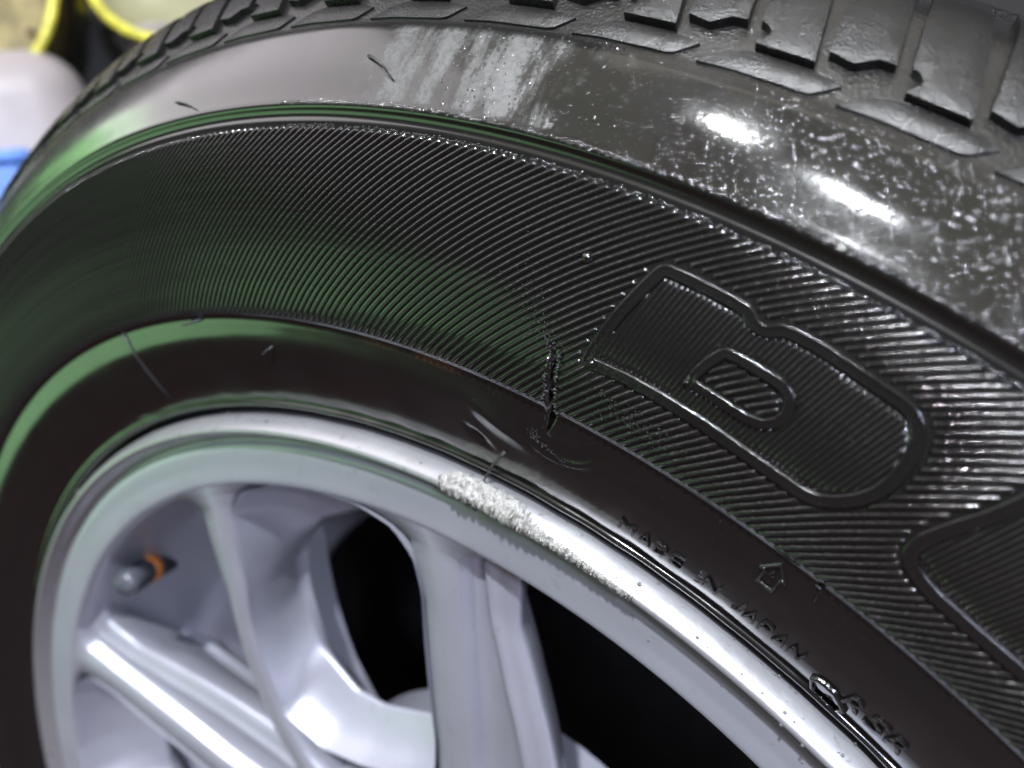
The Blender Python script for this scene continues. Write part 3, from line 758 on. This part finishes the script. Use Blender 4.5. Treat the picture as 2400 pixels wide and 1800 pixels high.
# yellow rimmed tubs, open side towards the camera
def tub(name, cx, cy, dep, rx, ry, n_exp, label, face_mat):
    c = Vector(M.translation) + (fwd + right * ((cx - 1200) / 1940.7) + down * ((cy - 900) / 1940.7)) * dep
    o = bpy.data.objects.new(name, None); COL.objects.link(o)
    R = Matrix((right, -down, -fwd)).transposed().to_4x4(); o.matrix_world = Matrix.Translation(c) @ R
    V = []; F = []; n = 96; k = 10
    out = []
    for i in range(n):
        a = 2 * math.pi * i / n; ca, sa = math.cos(a), math.sin(a)
        out.append(Vector((rx * abs(ca) ** (2 / n_exp) * (1 if ca >= 0 else -1), ry * abs(sa) ** (2 / n_exp) * (1 if sa >= 0 else -1), 0)))
    tr = .0052
    for p_ in out:
        u = p_.normalized()
        for j in range(k): b = 2 * math.pi * j / k; V.append(p_ + u * tr * math.cos(b) + Vector((0, 0, tr * math.sin(b))))
    for i in range(n):
        for j in range(k): a = i*k+j; b = i*k+(j+1) % k; c2 = ((i+1) % n)*k+j; d2 = ((i+1) % n)*k+(j+1) % k; F.append((a, b, d2, c2))
    me = pmesh('rim_band', V, F); nrm(me); link('rim_band', me, o, M_YEL)
    V = []; F = []
    for f, z in ((.985, 0), (.95, -.012), (.80, -.030), (.40, -.036), (.02, -.037)):
        for p_ in out: V.append(p_ * f + Vector((0, 0, z)))
    for j in range(4):
        for i in range(n): a = j*n+i; b = j*n+(i+1) % n; F.append((a, b, b+n, a+n))
    V2 = [p_ * f + Vector((0, 0, z)) for f, z in ((.995, -.001), (.97, -.045), (.6, -.055), (.02, -.056)) for p_ in out]; off = len(V); V += V2
    for j in range(3):
        for i in range(n): a = off + j*n+i; b = off + j*n+(i+1) % n; F.append((a, a+n, b+n, b))
    me = pmesh('bowl', V, F); nrm(me); link('bowl', me, o, face_mat)
    tag(o, label, 'tub', 'yellow rimmed tubs behind the tyre'); return o, out
t1, _ = tub('plastic_tub', -72, -62, .82, .085, .107, 2.5, 'yellow rimmed tub with brown stained bowl resting on the white canister', M_OLIVE)
M_STAIN = simple('brown_stain', (.10, .055, .02), .5)
for (a, b, r) in ((.047, -.047, .0035), (.068, -.050, .0025), (.030, -.078, .0035)):
    V = [(a + r * math.cos(q), b + r * math.sin(q), -.0275) for q in np.linspace(0, 2 * math.pi, 14, endpoint=False)]
    rbox('stain_spot', (a, b, -.024), (r * 2.2, r * 2, .006), r * .6, M_STAIN, t1, 3)
t2, _ = tub('plastic_tub', 384, -102, .84, .083, .084, 2.0, 'pale yellow rimmed tub resting on a white cup', M_PALE)
# black box with a yellow knob
c = cpt(200, 90, 1.28)
bb = bpy.data.objects.new('black_box', None); COL.objects.link(bb); bb.location = (c.x, c.y, TOP); bb.rotation_euler = (0, 0, FACE)
tag(bb, 'tall black plastic box between the two yellow rimmed tubs', 'box')
rbox('body', (0, 0, .24), (.42, .16, .48), .01, M_BLK, bb)
kn = cpt(183, 4, 1.16)
knob = rbox('knob', (0, 0, 0), (.016, .016, .034), .0075, M_YEL, None, 5); knob.parent = bb
bpy.context.view_layer.update(); knob.matrix_world = Matrix.Translation(kn)
arm = tube_on('knob_arm', [bb.matrix_world.inverted() @ kn, bb.matrix_world.inverted() @ (kn + Vector((0, .12, .03)))], .005, bb, M_BLK, 10, False)
# small white cup and blue bin
c = cpt(372, 96, 1.04)
cup = bpy.data.objects.new('paper_cup', None); COL.objects.link(cup); cup.location = (c.x, c.y, TOP); tag(cup, 'small white cup half hidden behind the tread', 'cup')
hh = c.z - TOP + .008
prof = [(.0001, 0), (.026, 0), (.034, hh), (.036, hh + .002), (.033, hh + .001), (.025, .004), (.0001, .004)]
V = []; F = []; n = 32
for i in range(n):
    a = 2 * math.pi * i / n
    for r, z in prof: V.append((r * math.cos(a), r * math.sin(a), z))
m_ = len(prof)
for i in range(n):
    for j in range(m_ - 1): a = i*m_+j; b = ((i+1) % n)*m_+j; F.append((a, b, b+1, a+1))
me = pmesh('wall', V, F); nrm(me); link('wall', me, cup, M_WHITE)
c = cpt(-60, 455, .92)
bin_ = bpy.data.objects.new('blue_bin', None); COL.objects.link(bin_); bin_.location = (c.x, c.y, TOP); bin_.rotation_euler = (0, 0, FACE); tag(bin_, 'blue plastic bin at the far left behind the tyre', 'bin')
hb = cpt(0, 392, .92).z - TOP
rbox('body', (0, 0, hb / 2), (.10, .08, hb), .008, M_BLUE, bin_)
rbox('lid', (0, 0, hb + .004), (.108, .088, .012), .004, M_BLUE, bin_)
